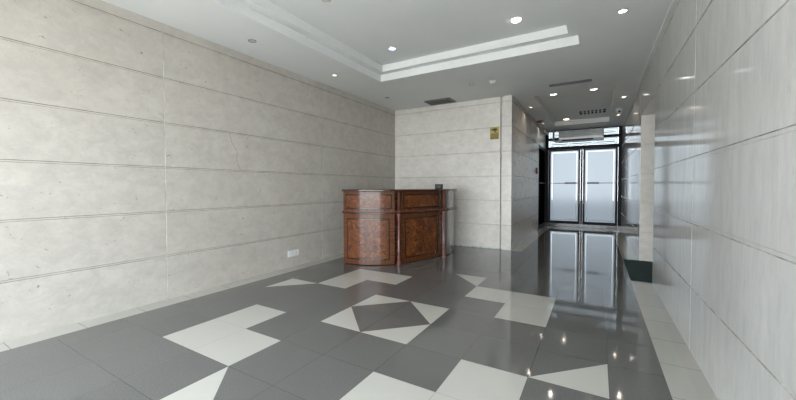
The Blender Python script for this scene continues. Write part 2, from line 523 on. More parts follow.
clad('wall_right', 'stone_right', YF, YD + 0.1, H, lambda u, d, z: (XR + d, u, z), [-2.50, 0.74], 'polished marble right wall with a doorless opening',
     holes=[(OY0, OY1, 0, OZ)], thick=0.26, gap=0.012, vgap=0.0025, jm='joint_tan')
# passage behind the opening
bm = bmesh.new()
box(bm, XR + 1.6, XR + 1.8, OY0 - 0.2, OY1 + 0.2, 0, H)
struct(obj('wall_passage', bm, M['stone_back']), 'end wall of the side passage behind the right opening', 'wall')
clad('wall_passage_far', 'stone_back', XR + 0.262, XR + 1.6, OZ, lambda u, d, z: (u, OY1 + d, z), [], 'pale stone jamb side of the opening in the right wall', thick=0.2)
clad('wall_passage_near', 'stone_back', XR + 0.262, XR + 1.6, OZ, lambda u, d, z: (u, OY0 - d, z), [], 'near side wall of the passage off the right wall', thick=0.2)
# pale facing on the jamb that looks towards the lobby
bm = bmesh.new()
for z0, z1 in [(PH * k + (0.004 if k else 0), PH * (k + 1) - 0.004) for k in range(5)]:
    box(bm, XR + 0.001, XR + 0.262, OY1 - 0.012, OY1 - 0.0005, z0, z1, 0.002)
struct(obj('trim_1', bm, M['stone_back']), 'pale stone facing on the far jamb of the right opening', 'trim')
boxo('ceiling_passage', XR + 0.262, XR + 1.6, OY0, OY1, OZ, OZ + 0.1, M['ceiling'])
struct(bpy.data.objects['ceiling_passage'], 'soffit of the side passage', 'ceiling')

# thin pale skirting at the far wall
bm = bmesh.new(); box(bm, XL, 0.105, YB - 0.012, YB - 0.0005, 0, 0.035, 0.003)
struct(obj('baseboard_back', bm, M['joint_light']), 'thin pale stone skirting under the far wall', 'baseboard')

# ------------------------------------------------------------------ ceiling with the stepped recess
def ceiling():
    bm = bmesh.new()
    Z1, Z2, ZT = 4.15, 4.29, 4.45
    ox0, ox1, oy0, oy1 = -1.90, 2.02, -3.9, 2.725
    ix0, ix1, iy0, iy1 = -1.75, 1.86, -3.75, 2.57
    hx0, hx1, hy0, hy1 = 0.86, 2.65, 5.80, 10.75
    X0, X1, Y0, Y1 = XL - 0.2, XR + 0.26, YF - 0.2, YD + 0.2
    def q(pts, mi=0):
        f = bm.faces.new([bm.verts.new(p) for p in pts]); f.material_index = mi
    def frame(a, b, z):
        (ax0, ax1, ay0, ay1), (bx0, bx1, by0, by1) = a, b
        q([(ax0, ay0, z), (ax0, ay1, z), (bx0, by1, z), (bx0, by0, z)])
        q([(ax0, ay1, z), (ax1, ay1, z), (bx1, by1, z), (bx0, by1, z)])
        q([(ax1, ay1, z), (ax1, ay0, z), (bx1, by0, z), (bx1, by1, z)])
        q([(ax1, ay0, z), (ax0, ay0, z), (bx0, by0, z), (bx1, by0, z)])
    def sides(r, z0, z1, mi):
        x0, x1, y0, y1 = r
        q([(x0, y0, z0), (x0, y1, z0), (x0, y1, z1), (x0, y0, z1)], mi)
        q([(x1, y0, z0), (x1, y0, z1), (x1, y1, z1), (x1, y1, z0)], mi)
        q([(x0, y1, z0), (x1, y1, z0), (x1, y1, z1), (x0, y1, z1)], mi)
        q([(x0, y0, z0), (x0, y0, z1), (x1, y0, z1), (x1, y0, z0)], mi)
    ymid = 4.3
    O, I, Hh = (ox0, ox1, oy0, oy1), (ix0, ix1, iy0, iy1), (hx0, hx1, hy0, hy1)
    frame((X0, X1, Y0, ymid), O, H); sides(O, H, Z1, 1)
    frame(O, I, Z1); sides(I, Z1, Z2, 1)
    q([(ix0, iy0, Z2), (ix0, iy1, Z2), (ix1, iy1, Z2), (ix1, iy0, Z2)])
    frame((X0, X1, ymid, Y1), Hh, H); sides(Hh, H, 4.17, 1)
    q([(hx0, hy0, 4.17), (hx0, hy1, 4.17), (hx1, hy1, 4.17), (hx1, hy0, 4.17)])
    # top slab
    q([(X0, Y0, ZT), (X1, Y0, ZT), (X1, Y1, ZT), (X0, Y1, ZT)])
    q([(X0, Y0, H), (X0, Y0, ZT), (X0, Y1, ZT), (X0, Y1, H)]); q([(X1, Y0, H), (X1, Y1, H), (X1, Y1, ZT), (X1, Y0, ZT)])
    q([(X0, Y0, H), (X1, Y0, H), (X1, Y0, ZT), (X0, Y0, ZT)]); q([(X0, Y1, H), (X0, Y1, ZT), (X1, Y1, ZT), (X1, Y1, H)])
    o = obj('ceiling', bm, [M['ceiling'], M['cove']], recalc=False)
    struct(o, 'grey white plaster ceiling with a stepped rectangular recess', 'ceiling')
ceiling()

# slim shadow trim where the right wall meets the ceiling
bm = bmesh.new(); box(bm, XR - 0.03, XR - 0.0005, YF, YD - 0.05, H - 0.022, H - 0.0005)
struct(obj('trim_2', bm, M['ceiling']), 'slim ceiling trim along the right wall', 'trim')

# ------------------------------------------------------------------ glazed front behind the camera (lets the daylight in)
bm = bmesh.new()
box(bm, XL - 0.2, XR + 0.26, YF - 0.2, YF, 3.55, H + 0.4)
struct(obj('wall_front', bm, M['stone_left']), 'wall above the glazed shop front behind the viewer', 'wall')
bm = bmesh.new()
for x in (XL + 0.04, -1.0, 1.0, XR - 0.04):
    box(bm, x - 0.04, x + 0.04, YF - 0.14, YF - 0.04, 0, 3.55)
box(bm, XL, XR, YF - 0.14, YF - 0.04, 3.47, 3.55)
box(bm, XL, XR, YF - 0.14, YF - 0.04, 2.5, 2.56)
struct(obj('window_2', bm, M['black_frame']), 'mullions of the glazed front behind the viewer', 'window')

# outside ground at both ends
bm = bmesh.new()
box(bm, -30, 30, -40, YF - 0.2, -0.25, -0.05)
struct(obj('floor_outside', bm, M['paving']), 'pavement outside the glazed front behind the viewer', 'ground')
bm = bmesh.new(); box(bm, -30, 30, YD + 0.35, 45, -0.25, -0.05)
struct(obj('floor_street', bm, M['porch_shade_ground']), 'ground outside the entrance doors, coloured dark for porch shade', 'ground')

# ------------------------------------------------------------------ entrance doors
y0, y1 = YD - 0.03, YD + 0.05
ZB, ZD, ZTOP = 0.13, 3.25, 4.0
bm = bmesh.new(); box(bm, XH, XR, YD - 0.10, YD + 0.12, 0, ZB, 0.006)
struct(obj('trim_3', bm, M['granite_step']), 'raised dark granite threshold under the entrance doors', 'trim')
fr = boxo('trim_4', XH, 0.52, y0, y1, ZB, ZTOP, M['black_frame'])
struct(fr, 'black metal frame around the double entrance doors', 'door frame')
boxo('frame_post', 3.0, XR, y0, y1, ZB, ZTOP, M['black_frame'], fr)
boxo('door_head', 0.52, 3.0, y0, y1, 3.19, 3.33, M['black_frame'], fr)
boxo('transom_bar', 0.52, 3.0, y0, y1, 3.585, 3.70, M['black_frame'], fr)
boxo('frame_head', 0.52, 3.0, y0, y1, 3.955, ZTOP, M['black_frame'], fr)

def leaf(name, x0, x1, label, hx0, hx1, pull):
    w = 0.075
    bm = bmesh.new()
    a, b = YD - 0.02, YD + 0.03
    zt = 3.185
    box(bm, x0, x0 + w, a, b, ZB - 0.002, zt); box(bm, x1 - w, x1, a, b, ZB - 0.002, zt)
    box(bm, x0 + w, x1 - w, a, b, zt - 0.05, zt); box(bm, x0 + w, x1 - w, a, b, ZB - 0.002, ZB + 0.10)
    d = obj(name, bm, M['black_frame']); struct(d, label, 'door')
    gx0, gx1, gz0, gz1 = x0 + w, x1 - w, ZB + 0.10, zt - 0.05
    # frosted film sheet with a clear band left round its edge, then a frosted rim
    f1, f2 = 0.05, 0.08
    bm = bmesh.new()
    box(bm, gx0 + f2, gx1 - f2, YD, YD + 0.008, gz0 + f2, gz1 - f2)
    def rim(bm, o, i, ya, yb):
        box(bm, gx0 + o, gx1 - o, ya, yb, gz1 - i, gz1 - o); box(bm, gx0 + o, gx1 - o, ya, yb, gz0 + o, gz0 + i)
        box(bm, gx0 + o, gx0 + i, ya, yb, gz0 + i, gz1 - i); box(bm, gx1 - i, gx1 - o, ya, yb, gz0 + i, gz1 - i)
    rim(bm, 0.0, f1, YD, YD + 0.008)
    p = obj('frosted_pane', bm, M['frosted'], d)
    bm = bmesh.new(); rim(bm, f1, f2, YD, YD + 0.008)
    obj('clear_band', bm, M['clear'], d)
    # push rail right across the leaf with a thick grip
    bm = bmesh.new(); tube(bm, [(x0 + 0.02, YD - 0.065, 1.80), (x1 - 0.02, YD - 0.065, 1.80)], 0.013)
    for x in (x0 + 0.03, x1 - 0.03): box(bm, x - 0.012, x + 0.012, YD - 0.065, YD - 0.018, 1.785, 1.815)
    r = obj('push_bar', bm, M['dark_steel'], d)
    bm = bmesh.new(); box(bm, hx0, hx1, YD - 0.10, YD - 0.045, 1.765, 1.84, 0.012)
    obj('grip', bm, M['dark_steel'], r)
    bm = bmesh.new(); tube(bm, [(pull, YD - 0.08, 0.95), (pull, YD - 0.08, 2.75)], 0.011, 12)
    for z in (1.05, 2.65): box(bm, pull - 0.012, pull + 0.012, YD - 0.08, YD - 0.018, z - 0.015, z + 0.015)
    obj('pull_handle', bm, M['pipe'], d)
    bm = bmesh.new(); lathe(bm, [(0, -0.05), (0.022, -0.05), (0.03, -0.02), (0.03, 0.0)], (pull, YD - 0.02, 1.33), 16, 'Y')
    obj('lock', bm, M['steel'], d, True)
    return d
leaf('door_1', 0.525, 1.715, 'left leaf of the frosted glass double door', 1.15, 1.60, 1.685)
leaf('door_2', 1.80, 2.995, 'right leaf of the frosted glass double door', 1.95, 2.37, 1.83)
boxo('centre_post', 1.72, 1.795, YD - 0.025, YD + 0.04, ZB, 3.19, M['black_frame'], fr)

w1 = None
def transom(name, z0, z1, label):
    bm = bmesh.new()
    box(bm, 0.525, 2.995, YD - 0.005, YD + 0.003, z0, z1)
    g = obj(name, bm, M['transom_glass']); struct(g, label, 'window')
    # aluminium sub frames and louvre lines seen through each light
    bm = bmesh.new()
    for x0, x1 in ((0.56, 1.30), (1.33, 2.16), (2.19, 2.96)):
        for a, b, c, d in ((x0, x1, z1 - 0.03, z1 - 0.015), (x0, x1, z0 + 0.015, z0 + 0.03), (x0, x0 + 0.015, z0 + 0.03, z1 - 0.03), (x1 - 0.015, x1, z0 + 0.03, z1 - 0.03)):
            box(bm, a, b, YD + 0.006, YD + 0.022, c, d)
        h = (z0 + z1) / 2
        box(bm, x0 + 0.06, x1 - 0.06, YD + 0.006, YD + 0.022, h - 0.05, h - 0.02); box(bm, x0 + 0.06, x1 - 0.06, YD + 0.006, YD + 0.022, h + 0.02, h + 0.035)
    obj('window_frame', bm, M['vent'], g)
transom('window_1', 3.335, 3.58, 'lower transom window above the entrance doors')
transom('window_3', 3.705, 3.95, 'upper transom window above the entrance doors')

# dark side panel in the left wall near the doors
side = boxo('window_4', XH - 0.03, XH - 0.022, 10.08, 11.92, 0.15, 3.12, M['smoked'])
struct(side, 'dark glazed side panel left of the entrance doors', 'window')
bm = bmesh.new()
for a, b, c, d in ((10.0, 10.08, 0, 3.25), (11.88, 11.97, 0, 3.25), (10.08, 11.88, 3.12, 3.25), (10.08, 11.88, 0, 0.15)):
    box(bm, XH - 0.06, XH - 0.001, a, b, c, d)
obj('window_frame', bm, M['black_frame'], side)
bm = bmesh.new(); tube(bm, [(XH + 0.02, 10.1, 1.80), (XH + 0.02, 11.9, 1.80)], 0.012)
for q in (10.14, 11.86): box(bm, XH - 0.02, XH + 0.02, q - 0.012, q + 0.012, 1.788, 1.812)
obj('rail', bm, M['dark_steel'], side)
bm = bmesh.new(); box(bm, XH - 0.9, XH - 0.8, 9.6, 12.2, 0, H); box(bm, XH - 0.8, XH - 0.16, 9.9, 10.0, 0, H); box(bm, XH - 0.8, XH, 12.1, 12.2, 0, H)
box(bm, XH - 0.8, XH - 0.001, 10.0, 12.1, 3.26, 3.34)
struct(obj('wall_side_lobby', bm, M['stone_hall']), 'dim walls behind the dark side panel', 'wall')
# head wall above/around outer face
bm = bmesh.new(); box(bm, XL - 0.2, XH - 0.9, YD - 0.1, YD + 0.1, 0, H + 0.4)
struct(obj('wall_far', bm, M['stone_hall']), 'outer wall left of the entrance doors', 'wall')

# ------------------------------------------------------------------ air curtain above the doors
ac = thing('air_curtain', 'long grey air curtain unit hung over the entrance doors', 'air curtain', (1.72, 11.72, 3.47))
def acb(name, mat, fn):
    bm = bmesh.new(); fn(bm); o = obj(name, bm, mat, ac, True); return o
def shell(bm):
    prof = [(-0.13, 0.03), (-0.15, 0.10), (-0.15, 0.30), (-0.13, 0.40), (-0.08, 0.455), (0.02, 0.47), (0.10, 0.47), (0.10, 0.0), (-0.05, 0.0), (-0.11, 0.005)]
    prism(bm, prof, -0.76, 0.76, lambda x, y, z: (z, x, y))
acb('housing', M['ac_shell'], shell)
for s in (-1, 1):
    def endcap(bm):
        prism(bm, [(-0.155, 0.03), (-0.158, 0.32), (-0.10, 0.47), (0.11, 0.48), (0.11, -0.005), (-0.10, -0.005)], 0.76 * s, 0.785 * s, lambda x, y, z: (z, x, y))
    acb('end_cap', M['grey_plastic'], endcap)
def slot(bm):
    box(bm, -0.68, 0.44, -0.148, -0.118, 0.028, 0.085, 0.004)
acb('air_slot', M['black'], slot)
def bezel(bm):
    box(bm, -0.72, 0.70, -0.156, -0.14, 0.165, 0.185, 0.003)
acb('bright_strip', M['white_plastic'], bezel)
for x in (-0.44, 0.33):
    bm = bmesh.new(); tube(bm, [(x, -0.02, 0.46), (x, -0.02, 0.53)], 0.035, 12); obj('hanger_rod', bm, M['pipe'], ac, True)
bm = bmesh.new()
pts = [(-0.99, 0.02, 0.53), (-0.99, 0.02, 0.16), (-0.975, 0.02, 0.09), (-0.93, 0.02, 0.05), (-0.87, 0.02, 0.035), (-0.76, 0.02, 0.04)]
tube(bm, pts, 0.035, 12); obj('supply_pipe', bm, M['pipe'], ac, True)

# ------------------------------------------------------------------ reception desk
desk = thing('reception_desk', 'curved burl wood reception desk with turned columns before the pale back wall', 'desk', (-1.6, 3.3, 0))
DO = Vector((-1.6, 3.3))
def path_off(pts, off):
    out = []
    for i, p in enumerate(pts):
        d = (pts[min(i + 1, len(pts) - 1)] - pts[max(i - 1, 0)]).normalized()
        out.append(p + Vector((d.y, -d.x)) * off)
    return out
def sweep(name, pts, o_out, o_in, z0, z1, mat, parent, bev=0.0, prof=None):
    """solid slab following the path; UV = metres along the front / metres up"""
    bm = bmesh.new(); uv = bm.loops.layers.uv.new('UVMap')
    rows = prof or [(o_out - bev, z0), (o_out, z0 + bev), (o_out, z1 - bev), (o_out - bev, z1)] if bev or prof else [(o_out, z0), (o_out, z1)]
    loop = rows + [(o_in, z1), (o_in, z0)]
    s = [0.0]
    for a, b in zip(pts[:-1], pts[1:]): s.append(s[-1] + (b - a).length)
    cols = []
    offs = {}
    for o, z in loop:
        if o not in offs: offs[o] = path_off(pts, o)
    for i in range(len(pts)):
        cols.append([bm.verts.new((offs[o][i].x - DO.x, offs[o][i].y - DO.y, z)) for o, z in loop])
    n = len(loop)
    for i in range(len(pts) - 1):
        for k in range(n):
            k2 = (k + 1) % n
            f = bm.faces.new((cols[i][k], cols[i + 1][k], cols[i + 1][k2], cols[i][k2]))
            for lp, (ss, zz) in zip(f.loops, ((s[i], loop[k][1]), (s[i + 1], loop[k][1]), (s[i + 1], loop[k2][1]), (s[i], loop[k2][1]))):
                lp[uv].uv = (ss, zz)
    bm.faces.new(cols[0]); bm.faces.new(cols[-1])
    return obj(name, bm, mat, parent, True)
def subpath(pts, a, b):
    """piece of a polyline between a metres from its start and b metres from its end"""
    L = [0.0]
    for p, q in zip(pts[:-1], pts[1:]): L.append(L[-1] + (q - p).length)
    tot = L[-1]; s0, s1 = a, tot - b
    def at(s):
        for i in range(len(pts) - 1):
            if L[i + 1] >= s - 1e-9:
                t = (s - L[i]) / (L[i + 1] - L[i]); return pts[i].lerp(pts[i + 1], t)
        return pts[-1]
    mid = [p for p, l in zip(pts, L) if s0 + 1e-4 < l < s1 - 1e-4]
    return [at(s0)] + mid + [at(s1)]
PAN = [catmull([(-2.40, 2.02), (-2.05, 2.03), (-1.80, 2.11), (-1.56, 2.24), (-1.36, 2.42)]),
       catmull([(-1.29, 2.57), (-1.14, 2.915), (-0.99, 3.36), (-0.90, 3.74)]),
       catmull([(-0.84, 3.78), (-0.79, 4.05), (-0.85, 4.50), (-0.99, 4.92)])]
BACK = catmull([(-2.40, 2.03), (-2.05, 2.04), (-1.78, 2.14), (-1.50, 2.30), (-1.32, 2.50), (-1.15, 2.90), (-1.0, 3.36), (-0.90, 3.76), (-0.83, 4.1), (-0.88, 4.5), (-1.01, 4.90)])
FRONT = catmull([(-2.40, 2.02), (-2.05, 2.03), (-1.80, 2.11), (-1.52, 2.25), (-1.30, 2.45), (-1.11, 2.85), (-0.95, 3.30), (-0.81, 3.70), (-0.765, 4.1), (-0.83, 4.5), (-0.98, 4.93)])
LED0, LED1, TOP0, TOP1 = 1.085, 1.125, 1.552, 1.596
sweep('carcass', BACK, -0.052, -0.36, 0.01, TOP0, M['mahogany'], desk)
def panel(name, pts, z0, z1, m):
    # stiles and rails of crossbanded veneer round a burl field edged by a dark moulding
    p = sweep(name, pts, 0.0, -0.05, z0, z1, M['band_v'], desk, 0.004)
    w, lw = m, 0.030
    sweep('rail', subpath(pts, 0.002, 0.002), 0.004, -0.001, z0 + 0.008, z0 + w, M['band_h'], p, 0.001)
    sweep('rail', subpath(pts, 0.002, 0.002), 0.004, -0.001, z1 - w, z1 - 0.008, M['band_h'], p, 0.001)
    a = subpath(pts, w, w)
    sweep('moulding', a, 0.008, -0.002, z0 + w, z1 - w, M['ebonised'], p, 0.004)
    b = subpath(pts, w + lw, w + lw)
    sweep('burl_field', b, 0.011, 0.0, z0 + w + lw, z1 - w - lw, M['burl'], p, 0.003)
    return p
for i, pts in enumerate(PAN[:2]):
    panel('lower_panel', pts, 0.012, LED0, 0.10)
    panel('upper_panel', pts, LED1, TOP0, 0.055)
for nm, a, b in (('lower_side_panel', 0.012, LED0), ('upper_side_panel', LED1, TOP0)):
    o = sweep(nm, PAN[2], 0.0, -0.05, a, b, M['lacquer'], desk, 0.004)
    o['label'] = 'glossy grey reflecting end panel'
sweep('ledge', FRONT, 0.05, -0.30, LED0, LED1, M['mahogany'], desk, 0.01)
sweep('ledge_moulding', FRONT, 0.032, -0.06, LED1, LED1 + 0.02, M['rosewood'], desk, 0.006)
sweep('counter_top', FRONT, 0.06, -0.42, TOP0, TOP1, M['mahogany'], desk, 0.012)
def column(cx, cy):
    bm = bmesh.new()
    prof = [(0.0, 0.0), (0.052, 0.0), (0.052, 0.035), (0.040, 0.045), (0.046, 0.06), (0.046, 0.075), (0.030, 0.09), (0.028, 0.27), (0.036, 0.285), (0.038, 0.30), (0.030, 0.315),
            (0.034, 0.335), (0.027, 0.36), (0.024, 0.98), (0.032, 0.995), (0.030, 1.01), (0.040, 1.04), (0.044, 1.06), (0.044, LED0), (0, LED0)]
    lathe(bm, prof, (cx - DO.x, cy - DO.y, 0), 20)
    c = obj('column', bm, M['rosewood'], desk, True)
    return c
for cx, cy in ((-1.275, 2.455), (-0.765, 3.67)):
    column(cx, cy)
    bm = bmesh.new(); box(bm, cx - DO.x - 0.05, cx - DO.x + 0.02, cy - DO.y + 0.0, cy - DO.y + 0.07, LED1 + 0.018, TOP0, 0.02)
    o = obj('pilaster', bm, M['dull_mahogany'], desk, True)
# dark back strip filling the nook behind each column
for p, q in ((PAN[0][-1], PAN[1][0]), (PAN[1][-1], PAN[2][0])):
    d = (q - p)
    a = [p - d * 0.2, p + d * 0.5, q + d * 0.2]
    sweep('corner_post', a, -0.012, -0.06, 0.012, TOP0, M['ebonised'], desk)
# small pale chip low on the second panel
c = PAN[1][-4]
t = (PAN[1][-3] - PAN[1][-5]).normalized()
bm = bmesh.new()
prism(bm, [(-0.016, -0.03), (0.012, -0.036), (0.018, 0.0), (0.008, 0.03), (-0.006, 0.045), (-0.012, 0.01)], 0.001, 0.008,
      lambda x, y, z: (c.x - DO.x + t.x * x + t.y * z, c.y - DO.y + t.y * x - t.x * z, 0.15 + y))
o = obj('chipped_spot', bm, M['beige'], desk); o['label'] = 'small pale chip low on the right front panel'

# small dark box on the counter
bx = thing('plastic_box', 'small black plastic box standing on the reception counter', 'box', (-0.875, 3.62, TOP1 + 0.001), math.radians(12))
bm = bmesh.new(); box(bm, -0.085, 0.085, -0.03, 0.05, 0, 0.115, 0.008); obj('casing', bm, M['soft_black'], bx, True)
bm = bmesh.new(); box(bm, -0.066, 0.066, -0.034, -0.029, 0.022, 0.10, 0.002); o = obj('front_face', bm, M['dull_grey'], bx); o['label'] = 'dull grey front face'

# ------------------------------------------------------------------ ceiling fittings
def downlight(label, x, y, r, lamp, z=H, dome=0.0, ring='chrome', name='downlight', group=None):
    t = thing(name, label, 'ceiling light', (x, y, z), 0, group)
    bm = bmesh.new()
    lathe(bm, [(r * 0.78, 0.0), (r * 0.80, -0.006), (r * 0.90, -0.010), (r * 0.98, -0.006), (r, 0.0)], n=32)
    obj('trim_ring', bm, M[ring], t, True)
    bm = bmesh.new()
    if dome:
        lathe(bm, [(r * 0.86, -0.001)] + [(r * 0.84 * math.cos(a), -0.004 - dome * math.sin(a)) for a in [k * PI / 14 for k in range(0, 8)]][:-1] + [(0, -0.004 - dome)], n=32)
    else:
        lathe(bm, [(r * 0.79, -0.001), (r * 0.6, -0.006), (r * 0.3, -0.009), (0, -0.010)], n=32)
    obj('diffuser', bm, M[lamp], t, True)
    if lamp in ('lamp_corridor', 'lamp_warm') and y > 5:
        l = bpy.data.lights.new('lamp_glow', 'SPOT'); l.energy = 6 * (0.6 if lamp == 'lamp_warm' else 1.0) * (r / 0.09)
        l.color = (1.0, 0.88, 0.74); l.spot_size = math.radians(150); l.spot_blend = 1.0; l.shadow_soft_size = 0.022
        lo = bpy.data.objects.new('lamp_glow', l); COL.objects.link(lo); lo.location = (x, y, z - 0.06)
    return t
downlight('bright round white ceiling light, the largest, near the right corner of the stepped recess', 1.165, 1.96, 0.085, 'lamp_white', 4.29, 0.035, 'white_plastic')
downlight('bluish round ceiling light inside the recess above the desk', -1.10, 1.915, 0.088, 'lamp_blue', 4.29, 0.02, 'chrome')
downlight('lit downlight near the right wall beside the stepped recess', 2.569, 1.835, 0.06, 'lamp_white', ring='vent')
downlight('left one of the two bright lights at the near edge of the corridor recess', 1.247, 6.49, 0.095, 'lamp_corridor', 4.17, 0.02, 'white_plastic')
downlight('right one of the two bright lights at the near edge of the corridor recess', 2.20, 6.49, 0.095, 'lamp_corridor', 4.17, 0.02, 'white_plastic')
downlight('small lit downlight in the corridor ceiling near the right wall, before the camera', 2.88, 7.02, 0.065, 'lamp_corridor', ring='vent')
downlight('round light at the far end of the corridor recess, nearest the doors', 1.29, 10.42, 0.12, 'lamp_warm', 4.17, 0.03, 'white_plastic')
downlight('small warm lamp in the corridor ceiling just past the security camera', 2.88, 9.58, 0.07, 'lamp_warm')
downlight('small lit downlight in the corridor ceiling near its left wall', 0.59, 7.01, 0.05, 'lamp_warm', ring='vent')
downlight('small lit lamp at the corridor ceiling beside the dark red fitting', 0.56, 9.9, 0.05, 'lamp_warm', ring='vent')
downlight('unlit downlight above the left stone wall, the nearest in its row', -2.51, -0.10, 0.065, 'lamp_off', ring='chrome')
downlight('lit middle downlight in the row above the left stone wall', -2.49, 1.855, 0.055, 'lamp_warm')
downlight('unlit downlight farthest in the row above the left stone wall', -2.486, 3.93, 0.055, 'lamp_off', ring='vent')
downlight('small unlit downlight beside the round smoke detector', -0.19, 3.945, 0.055, 'lamp_off')
downlight('ceiling light at the top edge of the photo above the left of the recess', -1.03, 0.02, 0.085, 'lamp_off', 4.29, ring='white_plastic')

sd = thing('smoke_detector', 'round white smoke detector on the ceiling in front of the corridor', 'smoke detector', (0.277, 3.95, H))
bm = bmesh.new(); lathe(bm, [(0, 0), (0.085, 0), (0.085, -0.015), (0.078, -0.022), (0, -0.022)]); obj('base', bm, M['beige'], sd, True)
bm = bmesh.new(); lathe(bm, [(0.066, -0.022), (0.062, -0.045), (0.045, -0.058), (0, -0.062)]); obj('sensor_head', bm, M['white_plastic'], sd, True)

# return air vent left of the corridor: a frame hanging slightly open
v = thing('ceiling_vent', 'grey square ceiling vent panel above the reception desk', 'vent', (-1.43, 4.97, H))
bm = bmesh.new()
for a, b, c, d in ((-0.37, 0.37, 0.19, 0.23), (-0.37, 0.37, -0.23, -0.19), (-0.37, -0.33, -0.19, 0.19), (0.33, 0.37, -0.19, 0.19)):
    box(bm, a, b, c, d, -0.035, -0.0005, 0.004)
obj('frame', bm, M['vent'], v)
bm = bmesh.new(); box(bm, -0.33, 0.33, -0.19, 0.19, -0.004, -0.0005); obj('backing', bm, M['vent_dark'], v)
bm = bmesh.new()
for k in range(11):
    yy = -0.175 + 0.035 * k
    prism(bm, [(yy - 0.012, -0.006), (yy + 0.006, -0.024), (yy + 0.009, -0.022), (yy - 0.009, -0.004)], -0.33, 0.33, lambda x, y, z: (z, x, y))
obj('louvre', bm, M['vent'], v)

v = thing('slot_diffuser', 'long dark slot diffuser in the ceiling at the corridor mouth', 'vent', (1.745, 4.97, H))
bm = bmesh.new()
for a, b, c, d in ((-0.43, 0.43, 0.062, 0.085), (-0.43, 0.43, -0.085, -0.062), (-0.43, -0.405, -0.062, 0.062), (0.405, 0.43, -0.062, 0.062)):
    box(bm, a, b, c, d, -0.012, -0.0005)
obj('frame', bm, M['vent'], v)
bm = bmesh.new(); box(bm, -0.405, 0.405, -0.062, 0.062, -0.003, -0.0005); obj('backing', bm, M['vent_dark'], v)
bm = bmesh.new()
for yy in (-0.035, 0.0, 0.035): box(bm, -0.405, 0.405, yy - 0.004, yy + 0.004, -0.011, -0.003)
obj('blade', bm, M['vent'], v)

v = thing('egg_crate_grille', 'square white egg crate air grille in the corridor ceiling recess', 'vent', (2.14, 9.5, 4.17))
bm = bmesh.new()
for a, b, c, d in ((-0.43, 0.43, 0.33, 0.37), (-0.43, 0.43, -0.37, -0.33), (-0.43, -0.39, -0.33, 0.33), (0.39, 0.43, -0.33, 0.33)):
    box(bm, a, b, c, d, -0.012, -0.0005, 0.004)
obj('frame', bm, M['white_plastic'], v)
bm = bmesh.new(); box(bm, -0.39, 0.39, -0.33, 0.33, -0.003, -0.0005); obj('backing', bm, M['vent_dark'], v)
bm = bmesh.new()
for k in range(1, 7): xx = -0.39 + 0.78 * k / 7; box(bm, xx - 0.022, xx + 0.022, -0.33, 0.33, -0.008, -0.003)
for yy in (-0.02,): box(bm, -0.39, 0.39, yy - 0.02, yy + 0.02, -0.0075, -0.0035)
obj('grid', bm, M['white_plastic'], v)

cam_t = thing('security_camera', 'white dome security camera on the corridor ceiling by the right wall', 'camera', (2.85, 8.5, H))
bm = bmesh.new(); lathe(bm, [(0, 0), (0.075, 0), (0.08, -0.02), (0.08, -0.085), (0.072, -0.10), (0.06, -0.105)]); obj('housing', bm, M['white_plastic'], cam_t, True)
bm = bmesh.new(); lathe(bm, [(0.064, -0.10), (0.06, -0.125), (0.045, -0.148), (0.02, -0.162), (0, -0.165)]); obj('dome', bm, M['white_plastic'], cam_t, True)
bm = bmesh.new(); lathe(bm, [(0, -0.078), (0.030, -0.078), (0.034, -0.06), (0.034, 0)], (0, 0, 0), 16, 'Y')
o = obj('lens', bm, M['black'], cam_t, True); o.location = (0, 0, -0.105)

# dark red fitting and beige box high at the end of the left corridor wall
t = thing('alarm_beacon', 'dark red fitting under the ceiling high on the left corridor wall', 'alarm', (0.50, 9.35, H))
bm = bmesh.new(); box(bm, -0.075, 0.14, -0.10, 0.10, -0.05, -0.0005, 0.012); obj('body', bm, M['red'], t, True)
bm = bmesh.new(); lathe(bm, [(0, -0.075), (0.03, -0.07), (0.045, -0.05), (0.05, -0.045)], (0.03, 0, 0)); obj('cap', bm, M['black'], t, True)
t = thing('emergency_light', 'beige box mounted high on the left corridor wall next to the doors', 'emergency light', (XH, 11.35, 3.79))
bm = bmesh.new(); box(bm, 0.001, 0.14, -0.25, 0.25, 0, 0.19, 0.012); obj('housing', bm, M['beige'], t, True)
bm = bmesh.new(); lathe(bm, [(0.055, 0.0), (0.055, 0.03), (0.045, 0.045), (0, 0.05)], (0.055, -0.22, 0.10), 20, 'Y')
for q in bm.verts: q.co.y = -0.22 - (q.co.y + 0.22)
obj('lamp_head', bm, M['white_plastic'], t, True)
t = thing('fire_alarm_button', 'small dark red fire alarm point on the left corridor wall', 'fire alarm', (XH, 9.5, 2.12))
bm = bmesh.new(); box(bm, 0.001, 0.045, -0.10, 0.10, 0, 0.22, 0.008); obj('body', bm, M['red'], t, True)
bm = bmesh.new(); box(bm, 0.044, 0.05, -0.05, 0.05, 0.06, 0.16, 0.003); obj('cover', bm, M['beige'], t)

def outlet(label, loc, rz, w, h, name='wall_outlet'):
    t = thing(name, label, 'socket', loc, rz)
    # local: wall at x = 0, facing +x
    bm = bmesh.new(); box(bm, 0.001, 0.012, -w / 2, w / 2, 0, h, 0.003); obj('plate', bm, M['white_plastic'], t)
    n = 2 if w > 0.2 else 1
    for k in range(1, n) if n == 2 else range(1):
        cy = (-w / 4 + w / 2 * k) if n == 2 else 0
        for dy, dz in ((-0.018, 0.035), (0.018, 0.035), (0.0, 0.075)):
            bm = bmesh.new(); box(bm, 0.0115, 0.0135, cy + dy - 0.004, cy + dy + 0.004, dz - 0.01, dz + 0.01)
            obj('socket_slot', bm, M['vent'], t)
    if n == 2:
        bm = bmesh.new(); box(bm, 0.0112, 0.018, -w / 2 + 0.006, -w / 2 + 0.085, 0.01, h - 0.008, 0.002)
        o = obj('raised_cover', bm, M['cove'], t); o['label'] = 'whiter raised cover on the near half'
    return t
